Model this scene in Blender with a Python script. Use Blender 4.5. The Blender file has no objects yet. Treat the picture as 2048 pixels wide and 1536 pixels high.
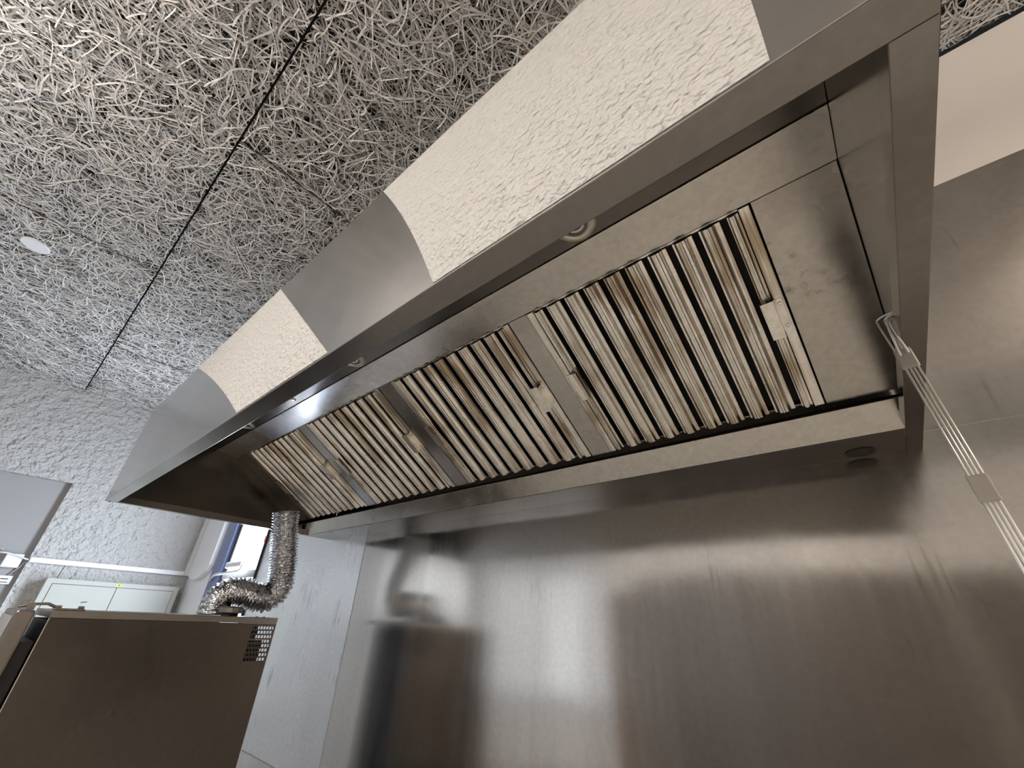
import bpy, math, random
import numpy as np
from mathutils import Vector, Matrix, noise

random.seed(7)
rng = np.random.default_rng(7)
SC = bpy.context.scene
COL = SC.collection
ZR = 2.0                      # height of the hood rim above the floor; "zz" values below are heights above that rim

# ------------------------------------------------------------------ camera
R = np.array([[-0.76802739, -0.63921544, 0.03921154],
              [0.29580104, -0.40838278, -0.86355385],
              [0.56801027, -0.65163419, 0.50272976]])
cam_d = bpy.data.cameras.new('camera')
cam_d.sensor_width = 36.0
cam_d.lens = 821.07 / 2048 * 36.0
cam_d.clip_start = 0.02
cam = bpy.data.objects.new('camera', cam_d)
M = Matrix.Identity(4)
for i in range(3):
    M[i][0] = R[0][i]; M[i][1] = -R[1][i]; M[i][2] = -R[2][i]
M[0][3], M[1][3], M[2][3] = 0.15102, 1.32466, ZR - 0.39771
cam.matrix_world = M
COL.objects.link(cam)
SC.camera = cam

# ------------------------------------------------------------------ world, exposure
W = bpy.data.worlds.new('world'); SC.world = W; W.use_nodes = True
wn = W.node_tree.nodes; wl = W.node_tree.links
wn['Background'].inputs[0].default_value = (0.78, 0.88, 1.0, 1)
wn['Background'].inputs[1].default_value = 2.4
SC.view_settings.view_transform = 'Standard'
SC.view_settings.look = 'None'
SC.view_settings.gamma = 1.0
SC.view_settings.exposure = 0.0
SC.view_settings.use_curve_mapping = False

def area(name, loc, direction, sx, sy, power, color):
    d = bpy.data.lights.new(name, 'AREA'); d.shape = 'RECTANGLE'
    d.size = sx; d.size_y = sy; d.energy = power; d.color = color
    o = bpy.data.objects.new(name, d); COL.objects.link(o)
    o.location = loc
    o.rotation_euler = Vector(direction).to_track_quat('-Z', 'Y').to_euler()
    return o
# daylight through the corner window and through an added, unseen side window
cw = area('daylight_corner_window', (4.16, -0.135, ZR - 0.3), (0.15, 1, -0.15), 0.90, 1.6, 120, (0.76, 0.86, 1.0))
area('added_side_window_light', (-3.2, 3.6, ZR - 0.3), (1, 0, 0), 1.2, 1.5, 12, (1.0, 0.90, 0.80))

# ------------------------------------------------------------------ material helpers
def mat(name, base=(0.5, 0.5, 0.5), rough=0.5, metal=0.0, spec=0.5):
    m = bpy.data.materials.new(name); m.use_nodes = True
    b = m.node_tree.nodes['Principled BSDF']
    b.inputs['Base Color'].default_value = (*base, 1)
    b.inputs['Roughness'].default_value = rough
    b.inputs['Metallic'].default_value = metal
    b.inputs['Specular IOR Level'].default_value = spec
    return m
def N(m, t, **kw):
    n = m.node_tree.nodes.new(t)
    for k, v in kw.items():
        if k in n.inputs: n.inputs[k].default_value = v
        else: setattr(n, k, v)
    return n
def Lk(m, a, b): m.node_tree.links.new(a, b)
def bsdf(m): return m.node_tree.nodes['Principled BSDF']
def tex_noise(m, scale, detail=3, rough=0.5, stretch=(1, 1, 1)):
    tc = N(m, 'ShaderNodeTexCoord'); mp = N(m, 'ShaderNodeMapping')
    mp.inputs['Scale'].default_value = stretch
    Lk(m, tc.outputs['Object'], mp.inputs['Vector'])
    n = N(m, 'ShaderNodeTexNoise'); n.inputs['Scale'].default_value = scale
    n.inputs['Detail'].default_value = detail; n.inputs['Roughness'].default_value = rough
    Lk(m, mp.outputs['Vector'], n.inputs['Vector'])
    return n
def ramp(m, src, stops):
    r = N(m, 'ShaderNodeValToRGB'); e = r.color_ramp.elements
    while len(e) < len(stops): e.new(0.5)
    for i, (p, c) in enumerate(stops):
        e[i].position = p
        e[i].color = (*c, 1) if len(c) == 3 else c
    Lk(m, src, r.inputs['Fac']); return r
def bump(m, src, strength, dist, prev=None):
    b = N(m, 'ShaderNodeBump'); b.inputs['Strength'].default_value = strength
    b.inputs['Distance'].default_value = dist
    Lk(m, src, b.inputs['Height'])
    if prev is not None: Lk(m, prev.outputs['Normal'], b.inputs['Normal'])
    Lk(m, b.outputs['Normal'], bsdf(m).inputs['Normal'])
    return b
def mixc(m, fac, a, b, blend='MIX'):
    x = N(m, 'ShaderNodeMix'); x.data_type = 'RGBA'; x.blend_type = blend
    for sock, v in ((0, fac), (6, a), (7, b)):
        if hasattr(v, 'links') or hasattr(v, 'is_linked'): Lk(m, v, x.inputs[sock])
        elif sock == 0: x.inputs[0].default_value = v
        else: x.inputs[sock].default_value = (*v, 1)
    return x.outputs[2]

def steel(name, base=(0.60, 0.575, 0.54), rough=0.28, aniso=0.6, wave=0.0, smudge=0.5, brush=0.03, wavescale=1.6,
          dirt=None, dirtcol=(0.16, 0.12, 0.08), streak=(1, 1, 1)):
    m = mat(name, base, rough, 1.0); b = bsdf(m)
    big = tex_noise(m, 3.0 if streak[2] == 1 else 9.0, 4, 0.6, streak)
    fine = tex_noise(m, 60, 4, 0.65)
    r1 = ramp(m, big.outputs['Fac'], [(0.3, (rough * 0.8,) * 3), (0.72, (rough * (1 + 0.45 * smudge),) * 3)])
    Lk(m, r1.outputs['Color'], b.inputs['Roughness'])
    c = ramp(m, fine.outputs['Fac'], [(0.35, tuple(x * (1 - 0.13 * smudge) for x in base)), (0.65, base)])
    col = c.outputs['Color']
    if dirt:
        dn = tex_noise(m, 38, 6, 0.75); dl = tex_noise(m, 4.5, 3, 0.5)
        dm = N(m, 'ShaderNodeMath', operation='MULTIPLY'); Lk(m, dn.outputs['Fac'], dm.inputs[0]); Lk(m, dl.outputs['Fac'], dm.inputs[1])
        rr = ramp(m, dm.outputs[0], [(dirt, (0, 0, 0)), (dirt + 0.14, (0.7, 0.7, 0.7))])
        col = mixc(m, rr.outputs['Color'], col, dirtcol)
    Lk(m, col, b.inputs['Base Color'])
    b.inputs['Anisotropic'].default_value = aniso
    t = N(m, 'ShaderNodeTangent'); t.direction_type = 'UV_MAP'; t.uv_map = 'UVMap'
    Lk(m, t.outputs[0], b.inputs['Tangent'])
    prev = None
    if brush:
        br = tex_noise(m, 14, 3, 0.6, (1.0, 1.0, 26))
        prev = bump(m, br.outputs['Fac'], brush, 0.002)
    if wave:
        wv = tex_noise(m, wavescale, 0.0, 0.3, (1.0, 1.0, 0.25))
        bump(m, wv.outputs['Fac'], 1.0, wave, prev)
    return m

def plaster(name, col, scale=45, strength=0.6, dist=0.006, rough=0.75):
    m = mat(name, col, rough)
    n = tex_noise(m, scale, 3, 0.55)
    v = tex_noise(m, scale * 2.3, 2, 0.5)
    p = bump(m, n.outputs['Fac'], strength, dist)
    bump(m, v.outputs['Fac'], strength * 0.5, dist * 0.4, p)
    return m

# ------------------------------------------------------------------ mesh helpers
class MB:
    def __init__(s): s.v = []; s.f = []
    def box(s, x0, x1, y0, y1, z0, z1):
        b = len(s.v)
        for z in (z0, z1):
            for x, y in ((x0, y0), (x1, y0), (x1, y1), (x0, y1)): s.v.append((x, y, z))
        for q in ((0, 3, 2, 1), (4, 5, 6, 7), (0, 1, 5, 4), (1, 2, 6, 5), (2, 3, 7, 6), (3, 0, 4, 7)):
            s.f.append(tuple(b + i for i in q))
        return s
    def prism(s, poly, axis, a, bb):
        """poly: 2-D points (counter-clockwise); axis: 0,1,2 the extrusion axis, from a to bb"""
        n = len(poly); b = len(s.v)
        def mk(p, t):
            q = list(p); q.insert(axis, t); return tuple(q)
        for t in (a, bb):
            for p in poly: s.v.append(mk(p, t))
        s.f.append(tuple(b + i for i in reversed(range(n)))); s.f.append(tuple(b + n + i for i in range(n)))
        for i in range(n):
            j = (i + 1) % n
            s.f.append((b + i, b + j, b + n + j, b + n + i))
        return s
    def cyl(s, c, axis, r, h, n=32, r2=None):
        """cylinder from c along axis (vector) of length h"""
        ax = Vector(axis).normalized(); t = ax.orthogonal().normalized(); u = ax.cross(t); c = Vector(c)
        r2 = r if r2 is None else r2; b = len(s.v)
        for k, (rr, hh) in enumerate(((r, 0), (r2, h))):
            for i in range(n):
                a = 2 * math.pi * i / n
                s.v.append(tuple(c + ax * hh + (t * math.cos(a) + u * math.sin(a)) * rr))
        s.f.append(tuple(b + i for i in reversed(range(n)))); s.f.append(tuple(b + n + i for i in range(n)))
        for i in range(n):
            j = (i + 1) % n; s.f.append((b + i, b + j, b + n + j, b + n + i))
        return s
    def lathe(s, c, axis, prof, n=40):
        ax = Vector(axis).normalized(); t = ax.orthogonal().normalized(); u = ax.cross(t); c = Vector(c); b = len(s.v)
        for (rr, hh) in prof:
            for i in range(n):
                a = 2 * math.pi * i / n
                s.v.append(tuple(c + ax * hh + (t * math.cos(a) + u * math.sin(a)) * max(rr, 1e-5)))
        for k in range(len(prof) - 1):
            for i in range(n):
                j = (i + 1) % n
                s.f.append((b + k * n + i, b + k * n + j, b + (k + 1) * n + j, b + (k + 1) * n + i))
        return s
    def tube(s, pts, r, n=10, cap=True):
        P = [Vector(p) for p in pts]; b = len(s.v); m = len(P)
        T = [(P[min(i + 1, m - 1)] - P[max(i - 1, 0)]).normalized() for i in range(m)]
        nr = T[0].orthogonal().normalized()
        for i in range(m):
            nr = (nr - T[i] * nr.dot(T[i])).normalized(); bi = T[i].cross(nr)
            rr = r(i) if callable(r) else r
            for k in range(n):
                a = 2 * math.pi * k / n
                s.v.append(tuple(P[i] + (nr * math.cos(a) + bi * math.sin(a)) * rr))
        for i in range(m - 1):
            for k in range(n):
                j = (k + 1) % n
                s.f.append((b + i * n + k, b + i * n + j, b + (i + 1) * n + j, b + (i + 1) * n + k))
        if cap:
            s.f.append(tuple(b + k for k in reversed(range(n)))); s.f.append(tuple(b + (m - 1) * n + k for k in range(n)))
        return s
    def build(s, name, m, parent=None, origin=(0, 0, 0), bevel=0.0, smooth=False, seg=2, xf=None):
        v = np.array(s.v, float)
        if xf is not None: v = v @ np.array(xf).T
        v = v - np.array(origin, float)
        me = bpy.data.meshes.new(name)
        me.from_pydata([tuple(p) for p in v], [], s.f); me.validate(); me.update()
        box_uv(me)
        if m: me.materials.append(m)
        if smooth:
            for p in me.polygons: p.use_smooth = True
        o = bpy.data.objects.new(name, me); COL.objects.link(o)
        if parent is not None: o.parent = parent
        if bevel:
            bv = o.modifiers.new('bevel', 'BEVEL'); bv.width = bevel; bv.segments = seg; bv.limit_method = 'ANGLE'
            bv.angle_limit = math.radians(40); bv.harden_normals = False
        return o
def catmull(P, step):
    P = [Vector(p) for p in P]; P = [P[0] * 2 - P[1]] + P + [P[-1] * 2 - P[-2]]; out = []
    for i in range(1, len(P) - 2):
        a, b, c, d = P[i - 1:i + 3]; n = max(2, int((c - b).length / step))
        for k in range(n):
            t = k / n
            out.append(.5 * ((2 * b) + (c - a) * t + (2 * a - 5 * b + 4 * c - d) * t * t + (3 * b - a - 3 * c + d) * t ** 3))
    out.append(P[-2]); return out
def box_uv(me):
    uv = me.uv_layers.new(name='UVMap')
    for p in me.polygons:
        n = p.normal; ax = max(range(3), key=lambda i: abs(n[i]))
        for li in p.loop_indices:
            c = me.vertices[me.loops[li].vertex_index].co
            uv.data[li].uv = {0: (c.y, c.z), 1: (c.x, c.z), 2: (c.x, c.y)}[ax]
def thing(name, label, cat, loc, group=None, rot=(0, 0, 0)):
    o = bpy.data.objects.new(name, None); COL.objects.link(o)
    o.location = loc; o.rotation_euler = rot; o.empty_display_size = 0.1
    o['label'] = label; o['category'] = cat
    if group: o['group'] = group
    return o
def tag(o, label, cat, group=None):
    o['label'] = label; o['category'] = cat
    if group: o['group'] = group
    return o
def struct(o): o['kind'] = 'structure'; return o
def Z(z): return ZR + z

# ------------------------------------------------------------------ materials
M_face = steel('brushed_steel_front', (0.64, 0.63, 0.615), 0.20, 0.3, wave=0.010, smudge=0.5, brush=0.02, wavescale=1.3)
M_hood = steel('brushed_steel_hood', (0.29, 0.27, 0.25), 0.20, 0.5, smudge=0.8, brush=0.04)
M_in = steel('brushed_steel_inner', (0.54, 0.51, 0.47), 0.22, 0.5, smudge=1.0, brush=0.04, dirt=0.35)
M_chan = steel('channel_steel', (0.56, 0.53, 0.49), 0.22, 0.5, wave=.006, smudge=1.0, brush=.02, streak=(1, 1, .2))
M_wall_steel = steel('splashback_steel', (0.70, 0.675, 0.64), 0.15, 0.6, wave=0.028, smudge=0.8, brush=0.0, wavescale=2.2, streak=(1, 1, 0.10))
M_filter = steel('filter_steel', (0.97, 0.93, 0.85), 0.24, 0.4, smudge=1.0, brush=0.03, dirt=0.38, dirtcol=(0.22, 0.15, 0.08))
def streaks(m, stretch, lo, hi, col):
    b = bsdf(m); src = b.inputs['Base Color'].links[0].from_socket
    n = tex_noise(m, 70, 4, 0.6, stretch); n2 = tex_noise(m, 5, 2, .5)
    mu = N(m, 'ShaderNodeMath', operation='MULTIPLY'); Lk(m, n.outputs['Fac'], mu.inputs[0]); Lk(m, n2.outputs['Fac'], mu.inputs[1])
    r = ramp(m, mu.outputs[0], [(lo, (0, 0, 0)), (hi, (1, 1, 1))])
    Lk(m, mixc(m, r.outputs['Color'], src, col), b.inputs['Base Color'])
streaks(M_wall_steel, (1, 1, .05), .36, .46, (.50, .47, .43))
streaks(M_filter, (1, .035, 1), .24, .36, (.44, .36, .26))
M_oven = steel('oven_steel', (0.13, 0.115, 0.10), 0.30, 0.4, smudge=0.7, brush=0.03)
M_oventrim = steel('oven_trim_steel', (0.30, 0.27, 0.24), 0.38, 0.4, smudge=0.7, brush=0.03)
M_rack = mat('polished_wire', (0.93, 0.90, 0.85), 0.30, 0.55)
M_clamp = steel('clamp_steel', (0.72, 0.68, 0.60), 0.35, 0.2, smudge=0.7)
M_clip = mat('dull_clip_steel', (0.62, 0.58, 0.50), 0.4, 0.5)
M_dark = mat('dark_recess', (0.012, 0.010, 0.009), 0.7)
M_black = mat('black_rubber', (0.02, 0.02, 0.022), 0.5)
M_gutter = steel('greasy_gutter', (0.12, 0.09, 0.07), 0.4, 0.2, smudge=1.0)
M_white = mat('white_plastic', (0.92, 0.93, 0.95), 0.35)
M_whitepaint = plaster('white_painted_wall', (0.82, 0.78, 0.73), 260, 0.12, 0.001)
M_smooth = plaster('smooth_grey_paint', (0.38, 0.38, 0.385), 120, 0.08, 0.001)
M_tex = plaster('coarse_stucco', (0.56, 0.555, 0.545), 21, 1.0, 0.045)
M_cab = plaster('cream_enamel', (0.52, 0.53, 0.485), 420, 0.10, 0.0006, 0.4)
M_floor = plaster('floor_vinyl', (0.42, 0.385, 0.35), 90, 0.1, 0.001, 0.35)
M_blue = mat('blue_window_paint', (0.17, 0.22, 0.40), 0.4)
M_rubber = mat('window_gasket', (0.015, 0.013, 0.012), 0.5)
M_grey = mat('grey_moulding', (0.45, 0.44, 0.42), 0.4)
M_orange = mat('orange_sticker', (0.85, 0.13, 0.03), 0.5)
M_yellow = mat('yellow_sticker', (0.85, 0.78, 0.12), 0.5)
M_chrome = mat('chrome', (0.85, 0.85, 0.86), 0.12, 1.0)
M_wood = mat('added_door_brown', (0.16, 0.09, 0.05), 0.4)

# pale matte textured areas of the front panel, built as thin patches
M_patch = mat('rough_pale_patch', (0.70, 0.685, 0.645), 0.55)
n1 = tex_noise(M_patch, 110, 1, 0.5); n2 = tex_noise(M_patch, 260, 1, 0.5)
p1 = bump(M_patch, n1.outputs['Fac'], 1.0, 0.012); bump(M_patch, n2.outputs['Fac'], 0.4, 0.0015, p1)

# glass
M_glass = bpy.data.materials.new('window_glass'); M_glass.use_nodes = True
nt = M_glass.node_tree; nt.nodes.clear()
go = nt.nodes.new('ShaderNodeOutputMaterial'); gm = nt.nodes.new('ShaderNodeMixShader')
gt = nt.nodes.new('ShaderNodeBsdfTransparent'); gg = nt.nodes.new('ShaderNodeBsdfGlossy'); gg.inputs['Roughness'].default_value = 0.02
gm.inputs[0].default_value = 0.08; nt.links.new(gt.outputs[0], gm.inputs[1]); nt.links.new(gg.outputs[0], gm.inputs[2])
nt.links.new(gm.outputs[0], go.inputs[0])
# diffusers of the added lamps
def emis(name, col, s):
    m = mat(name, (0.9, 0.9, 0.9), 0.4); b = bsdf(m)
    b.inputs['Emission Color'].default_value = (*col, 1); b.inputs['Emission Strength'].default_value = s
    return m
M_lum = emis('added_diffuser_neutral', (1.0, 0.93, 0.86), 41.0)
M_lumw = emis('added_diffuser_warm', (1.0, 0.86, 0.72), 27.0)
M_lumf = emis('added_diffuser_dim', (1.0, 0.93, 0.90), 0.3)
# foil
M_foil = mat('aluminium_foil', (0.80, 0.81, 0.83), 0.17, 1.0)
# wood wool
M_wool = mat('wood_wool_fibre', (0.6, 0.58, 0.55), 0.8)
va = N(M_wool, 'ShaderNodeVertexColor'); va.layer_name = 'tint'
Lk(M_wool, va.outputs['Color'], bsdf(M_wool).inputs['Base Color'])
M_woolback = mat('wood_wool_core', (0.035, 0.032, 0.03), 0.9)  # near-black core deepens the shade painted into the gaps
wb = tex_noise(M_woolback, 120, 3, 0.7)
bump(M_woolback, wb.outputs['Fac'], 1.0, 0.006)

# ------------------------------------------------------------------ room shell
XL = 5.268; XR = -3.0; YO = 4.6; ZC = 1.262
struct(MB().box(XR - .1, XL + .1, -.3, YO + .1, -.08, 0).build('floor', M_floor))
ceil = struct(MB().box(XR - .1, XL + .1, -.3, YO + .1, Z(ZC) + .028, Z(ZC) + .12).build('ceiling', M_woolback))
wb_ = MB()
wz0, wz1, wx0, wx1 = Z(-1.15), Z(0.50), 3.70, 4.63
top = Z(ZC) - 0.012
wb_.box(XR, wx0, -.12, -.004, 0, top); wb_.box(wx1, XL, -.12, -.004, 0, top)
wb_.box(wx0, wx1, -.12, -.004, 0, wz0); wb_.box(wx0, wx1, -.12, -.004, wz1, top)
struct(wb_.build('wall_back', M_whitepaint))
# far (left) wall: coarse stucco with a smooth recess
wl_ = MB(); ry = 1.09; rz = Z(0.485)
wl_.box(XL, XL + .16, -.22, ry, 0, Z(ZC) + .02)
ly0, ly1, lz0, lz1 = 2.0, 3.9, Z(-.45), Z(.38)
wl_.box(XL, XL + .16, ry, ly0, rz, Z(ZC) + .02)
wl_.box(XL, XL + .16, ly0 - .02, ly1, lz1, Z(ZC) + .02); wl_.box(XL, XL + .16, ly0 - .02, ly1, 0, lz0)
wl_.box(XL, XL + .16, ly0 - .02, ly0, lz0, lz1); wl_.box(XL, XL + .16, ly1, YO, 0, Z(ZC) + .02)
wall_left = struct(wl_.build('wall_left', M_tex))
struct(MB().box(XL + .045, XL + .15, ry + .001, ly0 - .021, 0, rz - .001).build('smooth_recess', M_smooth, wall_left))
wo_ = MB(); fx0, fx1, fz0, fz1 = 3.40, 4.90, 0.75, 2.45
wo_.box(XR, fx0, YO, YO + .1, 0, Z(ZC) + .02); wo_.box(fx1, XL, YO, YO + .1, 0, Z(ZC) + .02)
wo_.box(fx0, fx1, YO, YO + .1, 0, fz0); wo_.box(fx0, fx1, YO, YO + .1, fz1, Z(ZC) + .02)
struct(wo_.build('wall_front', M_whitepaint))
wr_ = MB()
wr_.box(XR - .1, XR, -.22, 2.9, 0, Z(ZC) + .02); wr_.box(XR - .1, XR, 4.2, YO, 0, Z(ZC) + .02)
wr_.box(XR - .1, XR, 2.9, 4.2, 0, 0.9); wr_.box(XR - .1, XR, 2.9, 4.2, 2.5, Z(ZC) + .02)
struct(wr_.build('wall_right', M_whitepaint))
def added_plain_window(name, x, y0, y1, z0, z1, m):
    f = MB(); t = .06
    f.box(x, x + .05, y0, y0 + t, z0, z1); f.box(x, x + .05, y1 - t, y1, z0, z1)
    f.box(x, x + .05, y0 + t, y1 - t, z0, z0 + t); f.box(x, x + .05, y0 + t, y1 - t, z1 - t, z1)
    w = struct(f.build(name, m)); MB().box(x + .02, x + .026, y0 + t, y1 - t, z0 + t, z1 - t).build('glass_pane', M_glass, w)
M_added_blind = bpy.data.materials.new('added_blind_cloth'); M_added_blind.use_nodes = True
bt = M_added_blind.node_tree; bt.nodes.clear()
bo_ = bt.nodes.new('ShaderNodeOutputMaterial'); bm_ = bt.nodes.new('ShaderNodeMixShader')
b1 = bt.nodes.new('ShaderNodeBsdfDiffuse'); b2 = bt.nodes.new('ShaderNodeBsdfTranslucent')
b1.inputs[0].default_value = (.75, .72, .69, 1); b2.inputs[0].default_value = (.90, .87, .84, 1); bm_.inputs[0].default_value = .80
bt.links.new(b1.outputs[0], bm_.inputs[1]); bt.links.new(b2.outputs[0], bm_.inputs[2]); bt.links.new(bm_.outputs[0], bo_.inputs[0])
added_plain_window('added_window_4', XL + .06, ly0 + .002, ly1 - .002, lz0 + .002, lz1 - .002, M_blue)  # unseen window added to brighten the splashback reflection
lo_ = (XL - .03, 2.95, lz1 + .04)
lb_ = thing('added_roller_blind', 'added closed off-white roller blind on the added far wall window', 'blind', lo_)  # blind added to tone down the added far wall window
MB().box(XL - .028, XL - .026, ly0 - .01, ly1 + .01, lz0 - .02, lz1 + .02).build('cloth', M_added_blind, lb_, lo_)
MB().cyl((XL - .034, ly0 - .03, lz1 + .045), (0, 1, 0), .026, 1.96).build('roller', M_white, lb_, lo_)
MB().box(XL - .036, XL - .020, ly0 - .01, ly1 + .01, lz0 - .042, lz0 - .021).build('bottom_bar', M_white, lb_, lo_)
rb_ = thing('added_roller_blind', 'added closed off-white roller blind on the added window opposite the hood', 'blind', (4.15, YO - .03, 2.5))  # unseen blind, added to even out the bright reflection of this window
MB().box(3.38, 4.92, YO - .030, YO - .028, .72, 2.47).build('cloth', M_added_blind, rb_, (4.15, YO - .03, 2.5))
MB().cyl((3.36, YO - .035, 2.50), (1, 0, 0), .028, 1.58).build('roller', M_white, rb_, (4.15, YO - .03, 2.5))
MB().box(3.38, 4.92, YO - .036, YO - .022, .695, .719).build('bottom_bar', M_white, rb_, (4.15, YO - .03, 2.5))
# added windows, unseen, for light and reflections: frame + glass
f = MB(); t = .05
f.box(fx0 + .002, fx0 + t, YO + .02, YO + .07, fz0 + .002, fz1 - .002); f.box(fx1 - t, fx1 - .002, YO + .02, YO + .07, fz0 + .002, fz1 - .002)
f.box(fx0 + t, fx1 - t, YO + .02, YO + .07, fz0 + .002, fz0 + t); f.box(fx0 + t, fx1 - t, YO + .02, YO + .07, fz1 - t, fz1 - .002)
w2 = struct(f.build('added_window_2', M_blue)); MB().box(fx0 + t, fx1 - t, YO + .04, YO + .046, fz0 + t, fz1 - t).build('glass_pane', M_glass, w2)
added_plain_window('added_window_3', XR - .08, 2.905, 4.195, 0.905, 2.495, M_grey)
d1 = struct(MB().box(2.42, 3.28, YO - .05, YO - .003, 0, 2.1).build('added_door_1', M_wood))  # unseen door added as a dark band in the splashback reflection
MB().cyl((2.52, YO - .05, 1.05), (0, -1, 0), .012, .05).tube([(2.52, YO - .1, 1.05), (2.64, YO - .1, 1.05)], .01).build('added_door_handle', M_chrome, d1)

tb = thing('added_sideboard', 'added tan wooden sideboard against the wall beside the row of dark cupboards', 'sideboard', (-2.1, YO - .3, 0))  # unseen sideboard added for a tan reflection
MB().box(-2.85, -1.30, YO - .55, YO - .003, .0, 1.55).build('body', mat('added_tan_wood', (.62, .43, .23), .45), tb, (-2.1, YO - .3, 0), bevel=.005)
for x in (-2.84, -2.07): MB().box(x, x + .76, YO - .575, YO - .552, .05, 1.53).build('door', mat('added_tan_wood_door', (.64, .45, .24), .4), tb, (-2.1, YO - .3, 0), bevel=.003)
M_tall = mat('added_dark_laminate', (.10, .085, .075), .45)  # unseen dark cupboards added to darken the splashback reflection
for i, x in enumerate((-1.20, -.30, .60, 1.50)):
    lab = 'added dark tall cupboard opposite the hood, ' + ('nearest the tan sideboard', 'second from the tan sideboard', 'second from the brown door', 'nearest the brown door')[i]
    tc_ = thing('added_cupboard', lab, 'cupboard', (x + .44, YO - .3, 0), 'added cupboards opposite the hood')
    o_ = (x + .44, YO - .3, 0)
    MB().box(x, x + .88, YO - .55, YO - .01, .0, 2.2).build('body', M_tall, tc_, o_, bevel=.004)
    for q in (0, 1):
        dd = MB().box(x + .005 + .437 * q, x + .437 + .437 * q, YO - .575, YO - .553, .06, 2.19).build('door', M_tall, tc_, o_, bevel=.003)
        MB().box(x + .405 + .045 * q, x + .417 + .045 * q, YO - .60, YO - .577, 1.0, 1.2).build('handle', M_chrome, dd, o_)
fo = (-2.55, .42, 0)
fr_ = thing('added_fridge', 'added tall black upright fridge in the right corner of the kitchen', 'fridge', fo)  # unseen fridge added to darken the reflection in the oven side
MB().box(-2.92, -2.20, .03, .78, .08, 2.6).build('body', M_black, fr_, fo, bevel=.01)
MB().box(-2.92, -2.20, .785, .83, .10, 2.58).build('door', M_black, fr_, fo, bevel=.01)
MB().box(-2.88, -2.24, .08, .74, 0, .0795).build('plinth', M_black, fr_, fo)
MB().tube([(-2.28, .83, 1.0), (-2.28, .87, 1.03), (-2.28, .87, 1.5), (-2.28, .83, 1.53)], .01).build('handle', M_chrome, fr_, fo)
ct = thing('added_bounce_counter', 'added long pale worktop standing under the hood against the splashback', 'counter', (.5, .5, 0))  # unseen counter added to bounce light up into the hood
MB().box(-1.2, 2.05, .01, .98, .86, .90).build('worktop', mat('added_pale_worktop', (.60, .585, .56), .5), ct, (.5, .5, 0), bevel=.004)
MB().box(-1.15, 2.0, .06, .92, .15, .859).build('body', M_clamp, ct, (.5, .5, 0))
for lx in (-1.1, .4, 1.9):
    for ly in (.12, .82): MB().cyl((lx, ly, 0), (0, 0, 1), .025, .149).build('leg', M_clamp, ct, (.5, .5, 0))
struct(MB().box(4.635, XL - .001, -.0035, .0005, 0, Z(-.10)).build('trim_1', mat('cool_white_board', (.93, .94, .97), .5)))
# ---- corner window (behind the duct), in the back wall
wf = MB(); yw0, yw1 = -.10, -.006
zt0, zt1 = Z(-.183), Z(-.128)
wf.box(4.42, 4.63, yw0, .012, wz0, wz1)                      # wide blue side board
wf.box(3.70, 4.42, yw0, yw1, wz1 - .06, wz1); wf.box(3.70, 4.42, yw0, yw1, wz0, wz0 + .06)
win = struct(wf.build('window_1', M_blue, bevel=.004))
MB().box(3.72, 4.36, yw0 + .01, .006, zt0, zt1).build('transom', M_grey, win, bevel=.006)
MB().box(4.345, 4.42, yw0 + .02, -.02, wz0 + .06, wz1 - .06).build('gasket', M_rubber, win)
MB().box(4.315, 4.345, yw0 + .02, -.004, wz0 + .06, wz1 - .06).box(3.70, 3.725, yw0 + .02, -.004, wz0 + .06, wz1 - .06).build('sash_frame', M_grey, win, bevel=.003)
MB().box(3.725, 4.315, -.065, -.059, zt1, wz1 - .06).box(3.725, 4.315, -.065, -.059, wz0 + .06, zt0).build('glass_pane', M_glass, win)
MB().box(4.24, 4.262, -.058, -.05, zt1, wz1 - .06).build('glazing_bead', mat('pale_blue_bead', (.35, .55, .75), .3), win)
op = MB().box(3.90, 4.235, .008, .055, Z(-.112), Z(-.065)).build('opener_motor', M_white, win, bevel=.016, seg=4)
arm = MB().tube([(4.56, .02, Z(-.190)), (4.50, .03, Z(-.158)), (4.40, .045, Z(-.150)), (3.93, .05, Z(-.140)), (3.885, .05, Z(-.132)), (3.86, .045, Z(-.07))], .009, 8)
arm.build('opener_arm', M_white, win, smooth=True)

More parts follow.
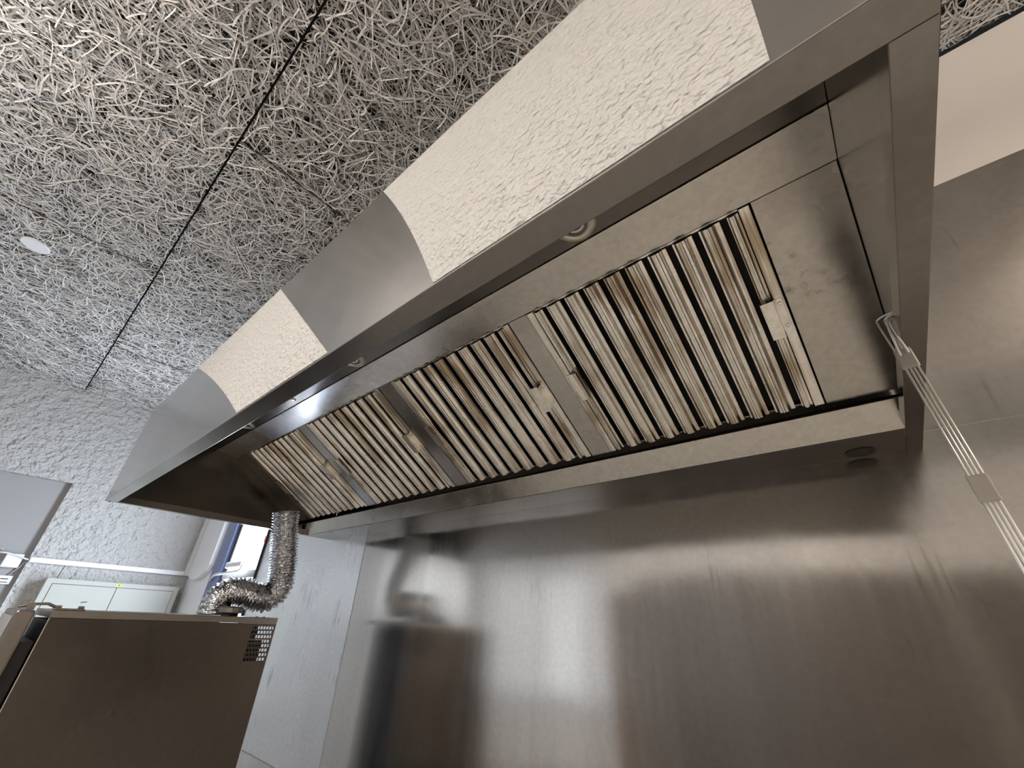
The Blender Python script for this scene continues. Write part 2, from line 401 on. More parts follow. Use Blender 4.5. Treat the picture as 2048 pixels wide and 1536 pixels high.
# ------------------------------------------------------------------ ceiling wood wool panels
ROWS = [(-1.05, .15), (.15, 1.35), (1.35, 2.55), (2.55, 3.75), (3.75, 4.6)]
def woolpanel(x0, x1, y0, y1, dens):
    g = .0038; gx = .0075; zc = Z(ZC)
    x0 += gx; x1 -= gx; y0 += g; y1 -= g
    A = (x1 - x0) * (y1 - y0); n = int(A * dens)
    SEG = 9
    L = rng.uniform(.06, .19, n); w = rng.uniform(.0030, .0060, n) * 0.5
    th = rng.uniform(0, 2 * np.pi, n)
    k = rng.normal(0, 4.5, n); curly = rng.random(n) < .05; k[curly] = rng.choice([-1, 1], curly.sum()) * rng.uniform(22, 45, curly.sum())
    dk = rng.normal(0, 30, n)
    cx = rng.uniform(x0, x1, n); cy = rng.uniform(y0, y1, n)
    z = zc + rng.uniform(0, .0175, n) + .002
    s = np.linspace(-.5, .5, SEG + 1)
    S = s[None, :] * L[:, None]
    ang = th[:, None] + k[:, None] * S + dk[:, None] * S ** 2
    dS = L[:, None] / SEG
    X = np.cumsum(np.cos(ang) * dS, 1); Y = np.cumsum(np.sin(ang) * dS, 1)
    X += (cx - X[:, SEG // 2])[:, None]; Y += (cy - Y[:, SEG // 2])[:, None]
    wig = np.sin(S * rng.uniform(20, 60, n)[:, None] + rng.uniform(0, 6, n)[:, None]) * .003
    Zz = z[:, None] + wig
    tilt = rng.normal(0, .55, n)[:, None]
    nx = -np.sin(ang); ny = np.cos(ang)
    W_ = w[:, None]
    a = np.stack([X + nx * W_ * np.cos(tilt), Y + ny * W_ * np.cos(tilt), Zz + W_ * np.sin(tilt)], -1)
    b = np.stack([X - nx * W_ * np.cos(tilt), Y - ny * W_ * np.cos(tilt), Zz - W_ * np.sin(tilt)], -1)
    V = np.stack([a, b], 2).reshape(n, (SEG + 1) * 2, 3)
    V[..., 0] = np.clip(V[..., 0], x0, x1); V[..., 1] = np.clip(V[..., 1], y0, y1)
    V[..., 2] = np.clip(V[..., 2], zc, zc + .03)
    V = V.reshape(-1, 3)
    base = (np.arange(n) * (SEG + 1) * 2)[:, None]
    j = np.arange(SEG)[None, :] * 2
    q = np.stack([base + j, base + j + 1, base + j + 3, base + j + 2], -1).reshape(-1, 4)
    # core slab of the same panel
    nb = len(V)
    cz0, cz1 = zc + .0215, zc + .027
    core = np.array([(x0, y0, cz0), (x1, y0, cz0), (x1, y1, cz0), (x0, y1, cz0), (x0, y0, cz1), (x1, y0, cz1), (x1, y1, cz1), (x0, y1, cz1)])
    cf = np.array([(0, 3, 2, 1), (4, 5, 6, 7), (0, 1, 5, 4), (1, 2, 6, 5), (2, 3, 7, 6), (3, 0, 4, 7)]) + nb
    V = np.vstack([V, core]); q = np.vstack([q, cf])
    me = bpy.data.meshes.new('ceiling_panel')
    me.vertices.add(len(V)); me.vertices.foreach_set('co', V.ravel())
    me.loops.add(q.size); me.loops.foreach_set('vertex_index', q.ravel().astype(np.int32))
    me.polygons.add(len(q)); me.polygons.foreach_set('loop_start', (np.arange(len(q)) * 4).astype(np.int32))
    me.polygons.foreach_set('loop_total', np.full(len(q), 4, np.int32))
    mi = np.zeros(len(q), np.int32); mi[-6:] = 1
    me.materials.append(M_wool); me.materials.append(M_woolback)
    me.polygons.foreach_set('material_index', mi)
    me.update()
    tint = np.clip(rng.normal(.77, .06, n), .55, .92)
    tint = np.clip(tint * (1.12 - 42 * (z - zc - .002)), .05, .95)                  # deeper fibres darker: shade between fibres painted into the tint
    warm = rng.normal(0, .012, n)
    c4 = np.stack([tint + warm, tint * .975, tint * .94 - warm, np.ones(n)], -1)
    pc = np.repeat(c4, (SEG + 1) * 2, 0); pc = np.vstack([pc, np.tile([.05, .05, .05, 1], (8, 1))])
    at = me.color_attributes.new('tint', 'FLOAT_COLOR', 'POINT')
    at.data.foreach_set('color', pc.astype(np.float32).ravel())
    o = bpy.data.objects.new('ceiling_panel', me); COL.objects.link(o); o.parent = ceil
    o['kind'] = 'structure'
    return o
for r, (y0, y1) in enumerate(ROWS):
    y0c = max(y0, -.004); joints = [XL]
    off = 1.2 if r % 2 else 0.0
    x = XL - (1.2 if r % 2 else 2.4)
    while x > XR: joints.append(x); x -= 2.4
    joints.append(XR)
    for a, b in zip(joints[:-1], joints[1:]):
        vis = (y0 < 2.0 and a > -1.0)
        woolpanel(b, a, y0c, y1, 4800 if vis else 1500)

# ------------------------------------------------------------------ luminaires (unseen, added to light the room and ceiling)
def added_luminaire(x, y, m, label, sx=1.5, sy=.28):
    t = thing('added_ceiling_light', label, 'ceiling light', (x, y, Z(ZC) - .36), 'added suspended ceiling lights')
    MB().box(-sx / 2, sx / 2, -.03, .03, .041, .06).build('housing', M_white, t, bevel=.004)
    for q in (-.4, .4): MB().cyl((sx * q, 0, .06), (0, 0, 1), .004, .292).build('cable', M_grey, t)
    MB().box(-sx / 2, sx / 2, -sy / 2, sy / 2, -.01, .03).build('diffuser', m, t, bevel=.006)
added_luminaire(3.9, 3.1, M_lumf, 'added long lit ceiling light nearest the stucco far wall')
added_luminaire(1.2, 2.75, M_lum, 'added long lit ceiling light in front of the middle of the hood')
added_luminaire(-1.9, 1.6, M_lumw, 'added warm lit ceiling light near the right end of the hood')

# ------------------------------------------------------------------ steel wall cladding
def sheet(x0, x1, z0, z1, label, m=None):
    o = MB().box(x0 + .0012, x1 - .0012, -.0035, -.0003, Z(z0) + .0012, Z(z1) - .0012).build('splashback_panel', m or M_wall_steel)
    return tag(o, label, 'wall panel', 'stainless sheets cladding the back wall')
sheet(-2.6, 0.0, .041, .745, 'stainless wall sheet right of the hood, under the white wall')
sheet(-2.6, 2.327, -1.05, .040, 'widest stainless splashback sheet, under the hood, with blurred streaks')
M_left_sheet = steel('daylit_splashback_steel', (0.88, 0.89, 0.90), 0.30, 0.5, wave=0.02, smudge=0.8, brush=0.0, wavescale=2.2, streak=(1, 1, 0.10))  # lighter bluish copy of the splashback steel, daylight put into its base colour
streaks(M_left_sheet, (1, 1, .05), .34, .40, (.55, .56, .58))
sheet(2.329, 3.695, -1.05, .745, 'bluish stainless splashback sheet between the oven and the corner window', M_left_sheet)
sheet(-2.6, 2.327, -1.95, -1.052, 'lower stainless sheet below the widest splashback sheet')
sheet(2.329, 3.695, -1.95, -1.052, 'lower stainless sheet behind the oven, under a thin seam')
et = MB().box(3.688, 3.70, -.0005, .012, Z(-1.3), Z(.74)).build('cladding_edge_strip', M_black)
tag(et, 'thin black edge strip where the steel cladding meets the corner window', 'edge strip')
st = MB().box(3.684, 3.712, .0125, .0135, Z(.055), Z(.10)).build('orange_sticker', M_orange)
tag(st, 'small orange sticker on the black edge strip beside the duct', 'sticker')

# ------------------------------------------------------------------ extractor hood
D = 1.081; L = 2.732; H = .441
TH = .0015
hood = thing('extractor_hood', 'long stainless kitchen extractor hood running over the splashback', 'extractor hood', (L / 2, D / 2, ZR))
HO = (L / 2, D / 2, ZR)
def hp(mb, name, m, parent=hood, bevel=.0008, smooth=False, lab=None, seg=2):
    o = mb.build(name, m, parent, HO, bevel, smooth, seg)
    if lab: o['label'] = lab
    return o
fp_ = hp(MB().box(0, L, D - TH, D, Z(.0006), Z(H)), 'front_panel', M_face)
def patch(poly, name='pale_patch'):
    o = MB().prism(poly, 1, D + .0002, D + .0010).build(name, M_patch, fp_, HO)
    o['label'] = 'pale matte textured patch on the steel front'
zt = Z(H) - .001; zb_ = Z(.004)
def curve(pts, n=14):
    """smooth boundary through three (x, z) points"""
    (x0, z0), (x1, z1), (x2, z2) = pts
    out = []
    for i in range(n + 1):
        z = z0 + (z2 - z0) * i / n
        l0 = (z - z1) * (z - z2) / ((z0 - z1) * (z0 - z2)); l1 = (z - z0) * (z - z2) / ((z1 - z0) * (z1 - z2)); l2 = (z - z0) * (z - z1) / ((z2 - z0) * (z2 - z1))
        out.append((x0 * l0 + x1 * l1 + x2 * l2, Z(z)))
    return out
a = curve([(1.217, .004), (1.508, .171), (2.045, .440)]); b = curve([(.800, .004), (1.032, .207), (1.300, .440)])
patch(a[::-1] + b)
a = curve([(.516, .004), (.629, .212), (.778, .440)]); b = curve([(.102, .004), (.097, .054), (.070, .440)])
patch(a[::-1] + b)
# rim flanges
hp(MB().box(0, L, 1.040, D - .001, Z(0), Z(.0012)), 'front_flange', M_hood)
hp(MB().box(0, .030, .0, 1.0395, Z(0), Z(.0012)), 'right_flange', M_hood)
hp(MB().box(2.703, L, 0, 1.0395, Z(0), Z(.0012)), 'left_flange', M_hood)
hp(MB().box(.0305, 2.7025, 0.0, .156, Z(0), Z(.0012)), 'rear_flange', M_hood)
# upturned returns behind the flanges
hp(MB().box(.0315, 2.7015, 1.0385, 1.040, Z(.0015), Z(.006)), 'front_return', M_hood)
hp(MB().box(.0035, L - .0035, D - .0035, D - .002, Z(.0025), Z(.339)), 'bounce_lining', mat('pale_bounce_lining', (.86, .84, .80), .5, .2))  # unseen pale lining added to brighten what the splashback reflects
hp(MB().box(.0285, .030, .158, 1.038, Z(.0015), Z(.030)), 'right_return', M_hood)
hp(MB().box(2.7035, 2.705, .158, 1.038, Z(.0015), Z(.030)), 'left_return', M_hood)
# ends
prof = [(.002, .0015), (D - .002, .0015), (D - .002, H), (.002, H)]
hp(MB().prism([(y, Z(z)) for y, z in prof], 0, .0005, .0030), 'right_end_panel', steel('shaded_right_end_steel', (.34, .32, .295), .2, .4, smudge=.8))  # darker copy of the hood steel, interior shade put into its colour
hp(MB().prism([(y, Z(z)) for y, z in prof], 0, L - .0030, L - .0005), 'left_end_panel', steel('shaded_left_end_steel', (.13, .12, .11), .24, .4, smudge=.6))  # shade at the far end put into a still darker steel colour
hp(MB().box(.0035, L - .0035, .0015, D - .002, Z(H) - .0015, Z(H)), 'top_panel', M_hood)
# lamp panel and upper soffit
zl = Z(.341)
hp(MB().box(.0035, L - .0035, .7605, D - .0045, zl, zl + .0015), 'lamp_panel', steel('shaded_lamp_panel_steel', (.22, .205, .19), .2, .5, smudge=.8))  # darker hood steel, interior shade put into its base colour
hp(MB().prism([(.756, Z(.3405)), (.645, Z(.3352)), (.645, Z(.3372)), (.756, Z(.3425))], 0, .0035, L - .0035), 'upper_soffit', steel('lit_soffit_steel', (.93, .90, .85), .26, .5, smudge=.8, brush=.04, dirt=.36))  # lighter hood steel, reflected light put into its base colour
hp(MB().box(.0035, L - .0035, .7565, .760, zl + .002, zl + .02), 'soffit_seam', M_dark)
SL = math.atan(.5946); cs, sn = math.cos(SL), math.sin(SL)
def slope(u, v, w):
    """u along the hood, v down the slope from the top edge, w outwards (down and forward) -> world"""
    return (u, .645 - v * cs + w * sn, Z(.335) - v * sn - w * cs)
def sbox(mb, u0, u1, v0, v1, w0, w1):
    b = len(mb.v)
    for w in (w0, w1):
        for u, v in ((u0, v0), (u0, v1), (u1, v1), (u1, v0)): mb.v.append(slope(u, v, w))
    for q in ((0, 3, 2, 1), (4, 5, 6, 7), (0, 1, 5, 4), (1, 2, 6, 5), (2, 3, 7, 6), (3, 0, 4, 7)): mb.f.append(tuple(b + i for i in q))
    return mb
VL = .512
hp(sbox(MB(), .0045, .1445, .001, VL, -.004, -.002), 'blank_panel', M_in)
hp(sbox(MB(), 2.606, L - .0045, .001, VL, -.004, -.002), 'blank_panel', M_in)
for (a, b) in ((.7055, .7695), (1.334, 1.4005), (1.968, 2.0315)):
    hp(sbox(MB(), a, b, .001, VL, -.003, -.001), 'divider_strip', M_in)
hp(sbox(MB(), .0045, L - .0045, .001, VL + .02, -.062, -.058), 'filter_chamber_back', M_dark)
# rear channel and gutter
hp(MB().prism([(.1565, Z(.0015)), (.2065, Z(.0545)), (.2045, Z(.0560)), (.1550, Z(.0030))], 0, .0035, L - .0035), 'rear_channel', M_chan)
hp(MB().prism([(.150, Z(.0565)), (.2035, Z(.0565)), (.2035, Z(.0580)), (.150, Z(.0580))], 0, .0035, L - .0035), 'grease_gutter', M_gutter)
hp(MB().box(.0035, L - .0035, .150, .1515, Z(.0585), Z(.085)), 'gutter_edge', M_gutter)
dh = hp(MB().lathe((.116, .047, Z(-.001)), (0, 0, 1), [(.0, .0006), (.024, .0006), (.026, -.0006), (.031, -.0012), (.032, .0006)], 40), 'drain_hole', M_dark, bevel=0)
# spotlights in the lamp panel
for x in (.448, 1.318, 2.225):
    c = (x - .002, .807, zl - .0005)
    ring = hp(MB().lathe(c, (0, 0, -1), [(.027, -.006), (.028, .004), (.036, .0045), (.0450, .0015), (.0460, 0)], 48), 'spotlight', M_clamp, bevel=0, smooth=True)
    hp(MB().lathe(c, (0, 0, -1), [(.0, .0015), (.008, .0012), (.0085, -.001), (.014, -.001), (.0145, .0004), (.020, .0004), (.0205, -.002), (.0265, -.003)], 48), 'spotlight_lens', M_chrome, ring, bevel=0)
hp(MB().lathe((1.776, .788, zl - .0003), (0, 0, -1), [(.0, .004), (.005, .004), (.006, .0025), (.010, .002), (.0105, 0)], 24), 'bolt_cap', M_chrome, bevel=0)
for x in (.25, .9, 1.75, 2.3):
    hp(MB().lathe((x, .157, Z(.02)), (0, 1, 0), [(.0, .0015), (.0022, .001), (.003, 0)], 12), 'rivet', M_dark, bevel=0)
hp(MB().lathe((L - .008, D - .016, Z(-.0002)), (0, 0, -1), [(.0, .002), (.003, .0015), (.004, 0)], 16), 'corner_screw', M_black, bevel=0)

# ------------------------------------------------------------------ grease filters
FW = .556
def make_filter(label):
    t = thing('grease_filter', label, 'grease filter', slope(0, 0, 0), 'baffle filters in the hood')
    t.rotation_euler = (SL, 0, 0)        # local x = along hood, -y = down the slope, -z = outwards
    def lb(mb, u0, u1, v0, v1, w0, w1): return mb.box(u0, u1, -v1, -v0, -w1, -w0)
    fr = MB()
    lb(fr, 0, .020, .002, VL - .004, -.030, .001); lb(fr, FW - .020, FW, .002, VL - .004, -.030, .001)
    lb(fr, .0205, FW - .0205, .002, .008, -.030, -.012); lb(fr, .0205, FW - .0205, VL - .010, VL - .004, -.030, -.012)
    fr.build('frame', M_filter, t, bevel=.0012)
    p = .0563; x0 = .05
    edges = [.0205] + [x0 + p * k for k in range(9)] + [FW - .0205]
    for k in range(10):
        a = edges[k] + (.0072 if k else .0015); b = edges[k + 1] - (.0072 if k < 9 else .0015)
        n = 24; pts = []
        wd = b - a
        for i in range(n + 1):
            f = i / n; xx = a + wd * f
            # channel section: curled lips at both sides, flat back with shallow ribs
            z = .0010 - .0075 * max(0, min(1, (f - .22) / .14, (.92 - f) / .14)) - .0016 * (1 if .50 < f < .66 else 0)
            pts.append((xx, z))
        lipr = 4
        left = [(a + .0018 * (1 - math.cos(q)) - .0018, -.0035 + .004 * 0 + .0018 + .0018 * math.sin(q) * 0 + .006 * (q / (math.pi / 2)) * 1) for q in (math.pi / 2,)]
        mb = MB(); base = 0
        prof2 = [(a, .008)] + pts + [(b, .008)]
        th = .0009
        outer = prof2; inner = [(x, z + th) if 0 < i < len(prof2) - 1 else (x + (th if i == 0 else -th), z) for i, (x, z) in enumerate(prof2)]
        for yv in (-.008, -(VL - .010)):
            for (x, z) in outer: mb.v.append((x, yv, z))
            for (x, z) in inner: mb.v.append((x, yv, z))
        m_ = len(outer)
        for i in range(m_ - 1):
            mb.f.append((i, i + 1, 2 * m_ + i + 1, 2 * m_ + i)); mb.f.append((m_ + i + 1, m_ + i, 3 * m_ + i, 3 * m_ + i + 1))
        for e in (0, m_ - 1): mb.f.append((e, 2 * m_ + e, 3 * m_ + e, m_ + e))
        for q in (0, 2 * m_):
            for i in range(m_ - 1): mb.f.append((q + i, q + m_ + i, q + m_ + i + 1, q + i + 1))
        mb.build('baffle', M_filter, t)
    # dark rear baffles behind the slots
    lb(MB(), .021, FW - .021, .010, VL - .012, -.029, -.027).build('rear_baffle', M_dark, t)
    for sgn in (0, 1):
        X = (lambda u: u) if sgn == 0 else (lambda u: FW - u)
        def bx(mb, u0, u1, *r):
            a, b = sorted((X(u0), X(u1))); return lb(mb, a, b, *r)
        hd = MB(); v0, v1 = .207, .298
        bx(hd, .004, .022, v0 + .006, v1 - .006, .001, .0022)
        bx(hd, .0205, .0222, v0 + .006, v1 - .006, .002, .020)
        bx(hd, .0205, .046, v0, v1, .019, .0205)
        bx(hd, .0445, .046, v0, v1, .0125, .020)
        ho = hd.build('handle', M_filter, t, bevel=.0008)
        for v in (v0 + .018, v1 - .018):
            MB().lathe((X(.011), -v, -.0022), (0, 0, -1), [(.0, .0012), (.0016, .0014), (.0018, .0024), (.0036, .002), (.0042, 0)], 16).build('rivet', M_chrome, ho)
    return t
def dup(root, loc, label):
    r = root.copy(); COL.objects.link(r); r.location = loc; r['label'] = label
    for ch in list(root.children):
        c = ch.copy(); COL.objects.link(c); c.parent = r
        for g in ch.children:
            d = g.copy(); COL.objects.link(d); d.parent = c
    return r
flt = make_filter('baffle grease filter at the right end of the hood, beside the blank panel')
flt.location = slope(.148, 0, 0)
dup(flt, slope(.772, 0, 0), 'baffle grease filter second from the right end of the hood')
dup(flt, slope(1.4035, 0, 0), 'baffle grease filter third from the right end of the hood')
dup(flt, slope(2.035, 0, 0), 'baffle grease filter at the far left end of the hood, above the duct')

# ------------------------------------------------------------------ hanging wire rack on the right flange
rack = thing('wire_skewer_rack', 'long shiny four-wire rack with two clamps hanging from the right hood end', 'rack', (.018, .56, Z(-.6)))
RO = (.018, .56, Z(-.6))
A0 = Vector((.0435, .558, 0)); B0 = Vector((.0265, .563, 0)); dr = Vector((-.034, 0, -1))
def rp(f, z): return tuple(A0.lerp(B0, f) + dr * (-(z + .03)) + Vector((0, 0, Z(-.03))))
for f in (.12, .38, .62, .88):
    zt_ = -.046
    MB().tube([rp(f, z) for z in (zt_, -.2, -.5, -.8)], .0017, 10).build('rod', M_rack, rack, RO, smooth=True)
for fa, ztop in ((.10, .044), (.62, .040)):
    pa = Vector(rp(fa, -.030)); ta = Vector((pa.x + .005, pa.y + .004, Z(ztop)))
    pb = Vector(rp(fa + .26, -.030))
    e = Vector((.0225, ta.y + .014, Z(ztop - .001)))
    pts = [pa, pa.lerp(ta, .45), pa.lerp(ta, .9), ta + Vector((-.002, .001, .0005)), ta.lerp(e, .5) + Vector((0, 0, .002)), e, e + Vector((-.001, .002, -.008)), e.lerp(pb, .25) + Vector((.0115, .008, .002)), pb + Vector((.002, .004, .010)), pb]
    pts = [tuple(p) for p in catmull(pts, .002)]
    MB().tube(pts, .0016, 10).build('hook', M_rack, rack, RO, smooth=True)
for z0, z1 in ((-.016, -.048), (-.212, -.246)):
    c = MB(); b = 0
    for z in (z0, z1):
        for f, o in ((-.06, .0034), (1.06, .0034), (1.06, -.0034), (-.06, -.0034)):
            p = Vector(rp(f, z)) + Vector((.2822, .9594, 0)) * o
            c.v.append(tuple(p))
    c.f += [(0, 1, 2, 3), (7, 6, 5, 4), (0, 4, 5, 1), (1, 5, 6, 2), (2, 6, 7, 3), (3, 7, 4, 0)]
    c.build('clamp', M_clip, rack, RO, bevel=.0012)

# ------------------------------------------------------------------ flexible foil duct
PT = [(2.42, .428, .045), (2.42, .414, -.015), (2.43, .380, -.128), (2.44, .352, -.230), (2.44, .350, -.296), (2.45, .378, -.336), (2.46, .436, -.336),
      (2.47, .496, -.322), (2.485, .548, -.330), (2.50, .572, -.362), (2.50, .574, -.395), (2.50, .574, -.4185)]
cp = [Vector((p[0], p[1], Z(p[2]))) for p in catmull(PT, .0024)]
duct = MB(); n = 52; m_ = len(cp)
T = [(cp[min(i + 1, m_ - 1)] - cp[max(i - 1, 0)]).normalized() for i in range(m_)]
nr = T[0].orthogonal().normalized(); arc = 0; rings = []
for i in range(m_):
    if i: arc += (cp[i] - cp[i - 1]).length
    nr = (nr - T[i] * nr.dot(T[i])).normalized(); bi = T[i].cross(nr)
    for k in range(n):
        an = 2 * math.pi * k / n
        ph = arc / .0130 + k / n
        rr = .0570 + .0062 * math.sin(2 * math.pi * ph + 1.5 * noise.noise(cp[i] * 30 + Vector((k * .12, 0, 0))))
        d_ = nr * math.cos(an) + bi * math.sin(an)
        q = cp[i] + d_ * rr
        rr += .0032 * noise.noise(q * 50) + .0021 * noise.noise(q * 150)
        duct.v.append(tuple(cp[i] + d_ * rr))
for i in range(m_ - 1):
    for k in range(n):
        j = (k + 1) % n; duct.f.append((i * n + k, i * n + j, (i + 1) * n + j, (i + 1) * n + k))
base = cp[-1]
do = duct.build('flexible_duct', M_foil, None, tuple(base), smooth=False)
do.location = base
sol = do.modifiers.new('wall', 'SOLIDIFY'); sol.thickness = .0008
tag(do, 'crinkled silver foil duct bending from the oven top up into the hood', 'duct')

# ------------------------------------------------------------------ oven
OX0, OX1, OY0, OY1, OZ = 2.30, 2.76, .372, 1.106, Z(-.420)
oven = thing('combi_oven', 'tall dark steel oven standing at the left below the foil duct', 'oven', ((OX0 + OX1) / 2, (OY0 + OY1) / 2, 0))
OO = ((OX0 + OX1) / 2, (OY0 + OY1) / 2, 0)
def op_(mb, name, m, parent=oven, bevel=.0015, smooth=False): return mb.build(name, m, parent, OO, bevel, smooth)
op_(MB().box(OX0 + .004, OX1, .472, OY1 - .004, .30, OZ - .03), 'body', M_dark)
op_(MB().box(OX0 - .001, OX1, OY0, OY1, OZ - .022, OZ), 'top_cover', M_oventrim)
g0, g1 = .380, .466
sp = MB(); gz1, gz0 = OZ - .030, OZ - .160
sp.box(OX0, OX0 + .002, g1, OY1 - .003, .30, OZ - .0225); sp.box(OX0, OX0 + .002, OY0, g0, .30, OZ - .0225)
sp.box(OX0, OX0 + .002, g0, g1, .30, gz0); sp.box(OX0, OX0 + .002, g0, g1, gz1, OZ - .0225)
op_(sp, 'side_panel', M_oven)
gr = MB()
for i in range(9): gr.box(OX0 + .0002, OX0 + .0018, g0, g1, gz0 + (gz1 - gz0) * i / 8 - .0028, gz0 + (gz1 - gz0) * i / 8 + .0028)
for r_ in range(8):
    za = gz0 + (gz1 - gz0) * r_ / 8; zb2 = gz0 + (gz1 - gz0) * (r_ + 1) / 8
    o_ = .006 if r_ % 2 else 0
    for k in range(8):
        y = g0 + o_ + k * .0122
        if y < g1 - .003: gr.box(OX0 + .0002, OX0 + .0018, y, y + .0032, za, zb2)
op_(gr, 'vent_grille', M_oven, bevel=0)
op_(MB().box(OX0 + .02, OX0 + .024, .404, .470, OZ - .24, OZ - .084), 'grille_baffle', M_dark)
op_(MB().box(OX0 + .02, OX0 + .024, .436, .470, OZ - .0835, OZ - .023), 'grille_baffle', M_dark)
op_(MB().box(OX0 - .0008, OX0 + .0005, OY1 - .003, OY1, .30, OZ - .022), 'side_edge', M_clamp)
dr_ = op_(MB().box(OX0 - .002, OX1, 1.142, 1.188, .34, OZ - .002), 'door', steel('oven_door_edge', (.26, .235, .21), .36, .3, smudge=.6), bevel=.007)
op_(MB().box(OX0 + .01, OX1 - .01, 1.1882, 1.1915, .36, OZ - .02), 'door_glass', M_smooth, dr_)
op_(MB().box(OX0 + .04, OX1 - .02, 1.1065, 1.1415, .40, OZ - .09), 'door_seal', M_black)
hx = OX0 + .03
op_(MB().box(hx, hx + .03, 1.022, 1.104, OZ, OZ + .006).box(hx + .006, hx + .022, 1.026, 1.042, OZ + .006, OZ + .014).box(hx + .006, hx + .022, 1.084, 1.100, OZ + .006, OZ + .014), 'hinge_plate', M_oventrim)
op_(MB().tube([(hx + .014, 1.098, OZ + .008), (hx + .014, 1.120, OZ + .017), (hx + .014, 1.155, OZ + .015), (hx + .014, 1.186, OZ + .006)], .0045, 8), 'hinge_arm', M_oventrim, smooth=True)
op_(MB().box(hx, hx + .03, 1.148, 1.168, OZ - .001, OZ + .019), 'hinge_block', M_oventrim)
cap = op_(MB().lathe((OX0 + .075, .548, OZ), (0, 0, 1), [(.042, .012), (.044, .014), (.044, .031), (.040, .036), (.0, .038)], 44), 'vent_cap', M_oventrim, bevel=0, smooth=False)
op_(MB().lathe((OX0 + .075, .548, OZ), (0, 0, 1), [(.032, .0), (.032, .0118), (.0, .0119)], 32), 'vent_neck', M_dark, cap, bevel=0)
for y in (.430, .460): op_(MB().lathe((OX0 + .01, y, OZ), (0, 0, 1), [(.005, 0), (.005, .003), (.0, .005)], 12), 'bolt_head', M_oventrim, bevel=0)
for lx in (OX0 + .03, OX1 - .07):
    for ly in (.40, 1.04): op_(MB().box(lx, lx + .04, ly, ly + .04, 0, .2995), 'leg', M_oventrim)

# ------------------------------------------------------------------ things on the far wall
cb = thing('electrical_cabinet', 'cream metal electrical cabinet with two doors on the far stucco wall', 'cabinet', (XL - .06, .50, Z(-1.0)))
CO = (XL - .06, .50, Z(-1.0))
cf = XL - .12; cz = Z(-.236)
MB().box(cf, XL - .001, .063, .940, Z(-1.25), cz).build('body', M_cab, cb, CO, bevel=.003)
for a, b in ((.505, .896), (.103, .501)):
    MB().box(cf - .0035, cf - .0005, a, b, Z(-1.2), Z(-.274)).build('door', M_cab, cb, CO, bevel=.001)
    MB().box(cf - .0004, cf - .0001, a - .0035, b + .0035, Z(-1.21), Z(-.2705)).build('door_gap', M_black, cb, CO)
MB().box(cf - .0012, cf - .0003, .475, .515, Z(-.262), Z(-.246)).build('label_sticker', M_yellow, cb, CO)
MB().box(cf - .0012, cf - .0013 + .0009, .488, .502, Z(-.257), Z(-.251)).build('label_print', M_black, cb, CO)
MB().tube([(cf - .0045, .645, Z(-.386)), (cf - .0045, .672, Z(-.389)), (cf - .0045, .682, Z(-.394))], .003, 6).build('door_scratch', M_black, cb, CO)
tr = MB().box(XL - .028, XL - .001, .052, 1.083, Z(-.136), Z(-.100)).build('cable_trunking', M_white, bevel=.002)
tag(tr, 'white horizontal cable trunking across the far stucco wall above the cabinet', 'cable trunking', 'white cable trunking')
tv = MB().box(XL - .075, XL - .002, .000, .050, Z(-.136), Z(ZC) - .02).build('cable_trunking', M_white, bevel=.003)
tag(tv, 'white vertical cable trunking in the corner beside the window', 'cable trunking', 'white cable trunking')
bl = MB(); pr_ = [(4.655, Z(.95)), (4.655, Z(-.06)), (4.70, Z(-.115)), (4.80, Z(-.158)), (4.90, Z(-.175)), (5.00, Z(-.172)), (5.10, Z(-.150)), (5.125, Z(-.130)), (5.125, Z(.95))]
bl.prism(pr_[::-1], 1, .002, .045)
bo = bl.build('rounded_casing', M_white, bevel=.004)
tag(bo, 'broad white vertical casing with rounded bottom end between trunking and window', 'casing')
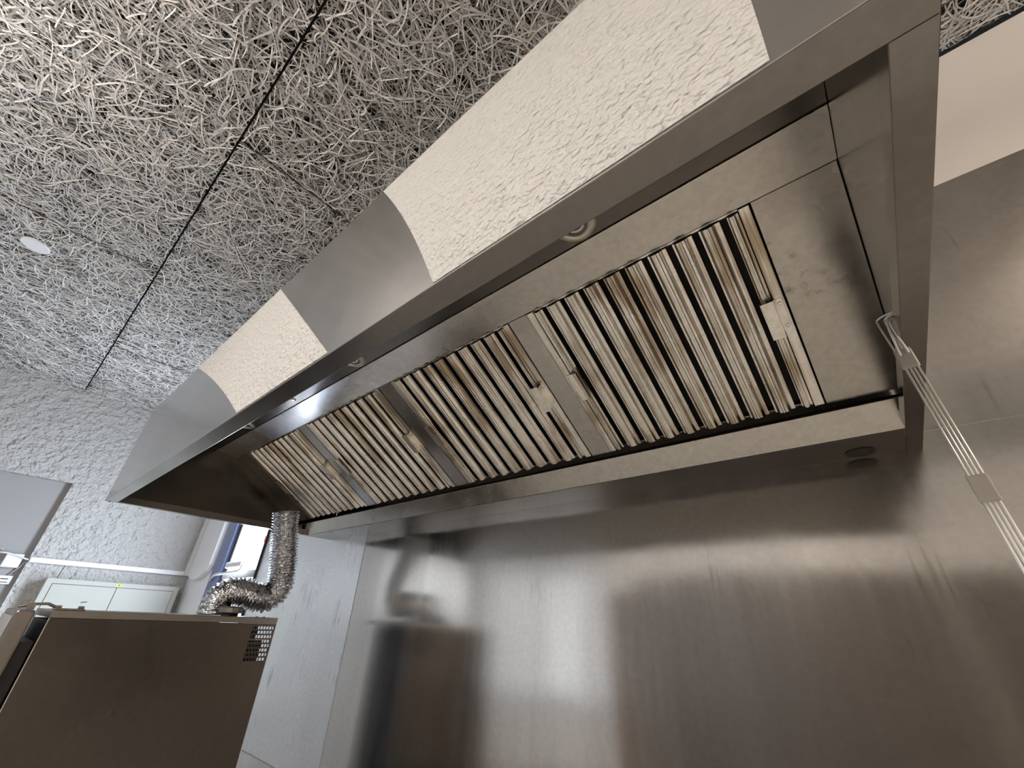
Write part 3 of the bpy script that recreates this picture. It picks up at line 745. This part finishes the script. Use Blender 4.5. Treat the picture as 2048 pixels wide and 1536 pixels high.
crk = MB().tube([(XL - .004, .862, Z(-.140)), (XL - .004, .868, Z(-.175)), (XL - .004, .872, Z(-.235))], .005, 6).build('thin_cable', M_grey)
tag(crk, 'short thin grey cable running from the trunking down to the cabinet', 'cable')
jb = MB().box(XL + .006, XL + .0445, 1.122, 1.216, Z(-.182), Z(-.086)).build('junction_box', M_white, bevel=.004)
tag(jb, 'square white junction box in the smooth recess beside the trunking', 'junction box')
so = thing('wall_socket', 'small white wall socket below the junction box in the recess', 'socket', (XL + .035, 1.15, Z(-.265)))
SO = (XL + .035, 1.15, Z(-.265))
MB().box(XL + .030, XL + .0445, 1.114, 1.186, Z(-.295), Z(-.237)).build('socket_plate', M_white, so, SO, bevel=.003)
MB().box(XL + .0285, XL + .0298, 1.135, 1.175, Z(-.262), Z(-.256)).box(XL + .0285, XL + .0298, 1.130, 1.178, Z(-.284), Z(-.279)).build('socket_slot', M_black, so, SO)
wc = MB().tube([(XL - .012, 1.084, Z(-.120)), (XL - .010, 1.11, Z(-.115)), (XL - .006, 1.16, Z(-.097)), (XL, 1.22, Z(-.086)), (XL + .002, 1.30, Z(-.085))], .0055, 8).build('white_cable', M_white, smooth=True)
tag(wc, 'white cable leaving the trunking end and crossing the junction box', 'cable')
gc = MB().tube([(XL + .015, 1.092, Z(-.135)), (XL + .030, 1.12, Z(-.19)), (XL + .040, 1.150, Z(-.236))], .004, 8).build('dark_cable', M_grey, smooth=True)
tag(gc, 'thin dark cable from the trunking end down to the wall socket', 'cable')
wd = MB().tube([(XL + .018, 1.245, Z(-.068)), (XL + .018, 1.262, Z(-.058)), (XL + .018, 1.285, Z(-.062))], .012, 10).build('cable_clip', M_grey)
tag(wd, 'small dark clip at the picture edge above the junction box', 'clip')
dc = MB().lathe((3.158, 1.829, Z(ZC) - .004), (0, 0, -1), [(.058, -.004), (.058, .003), (.054, .006), (.0, .0065)], 48).build('ceiling_cover_plate', M_white)
tag(dc, 'round white cover plate screwed to the wood wool ceiling', 'cover plate')
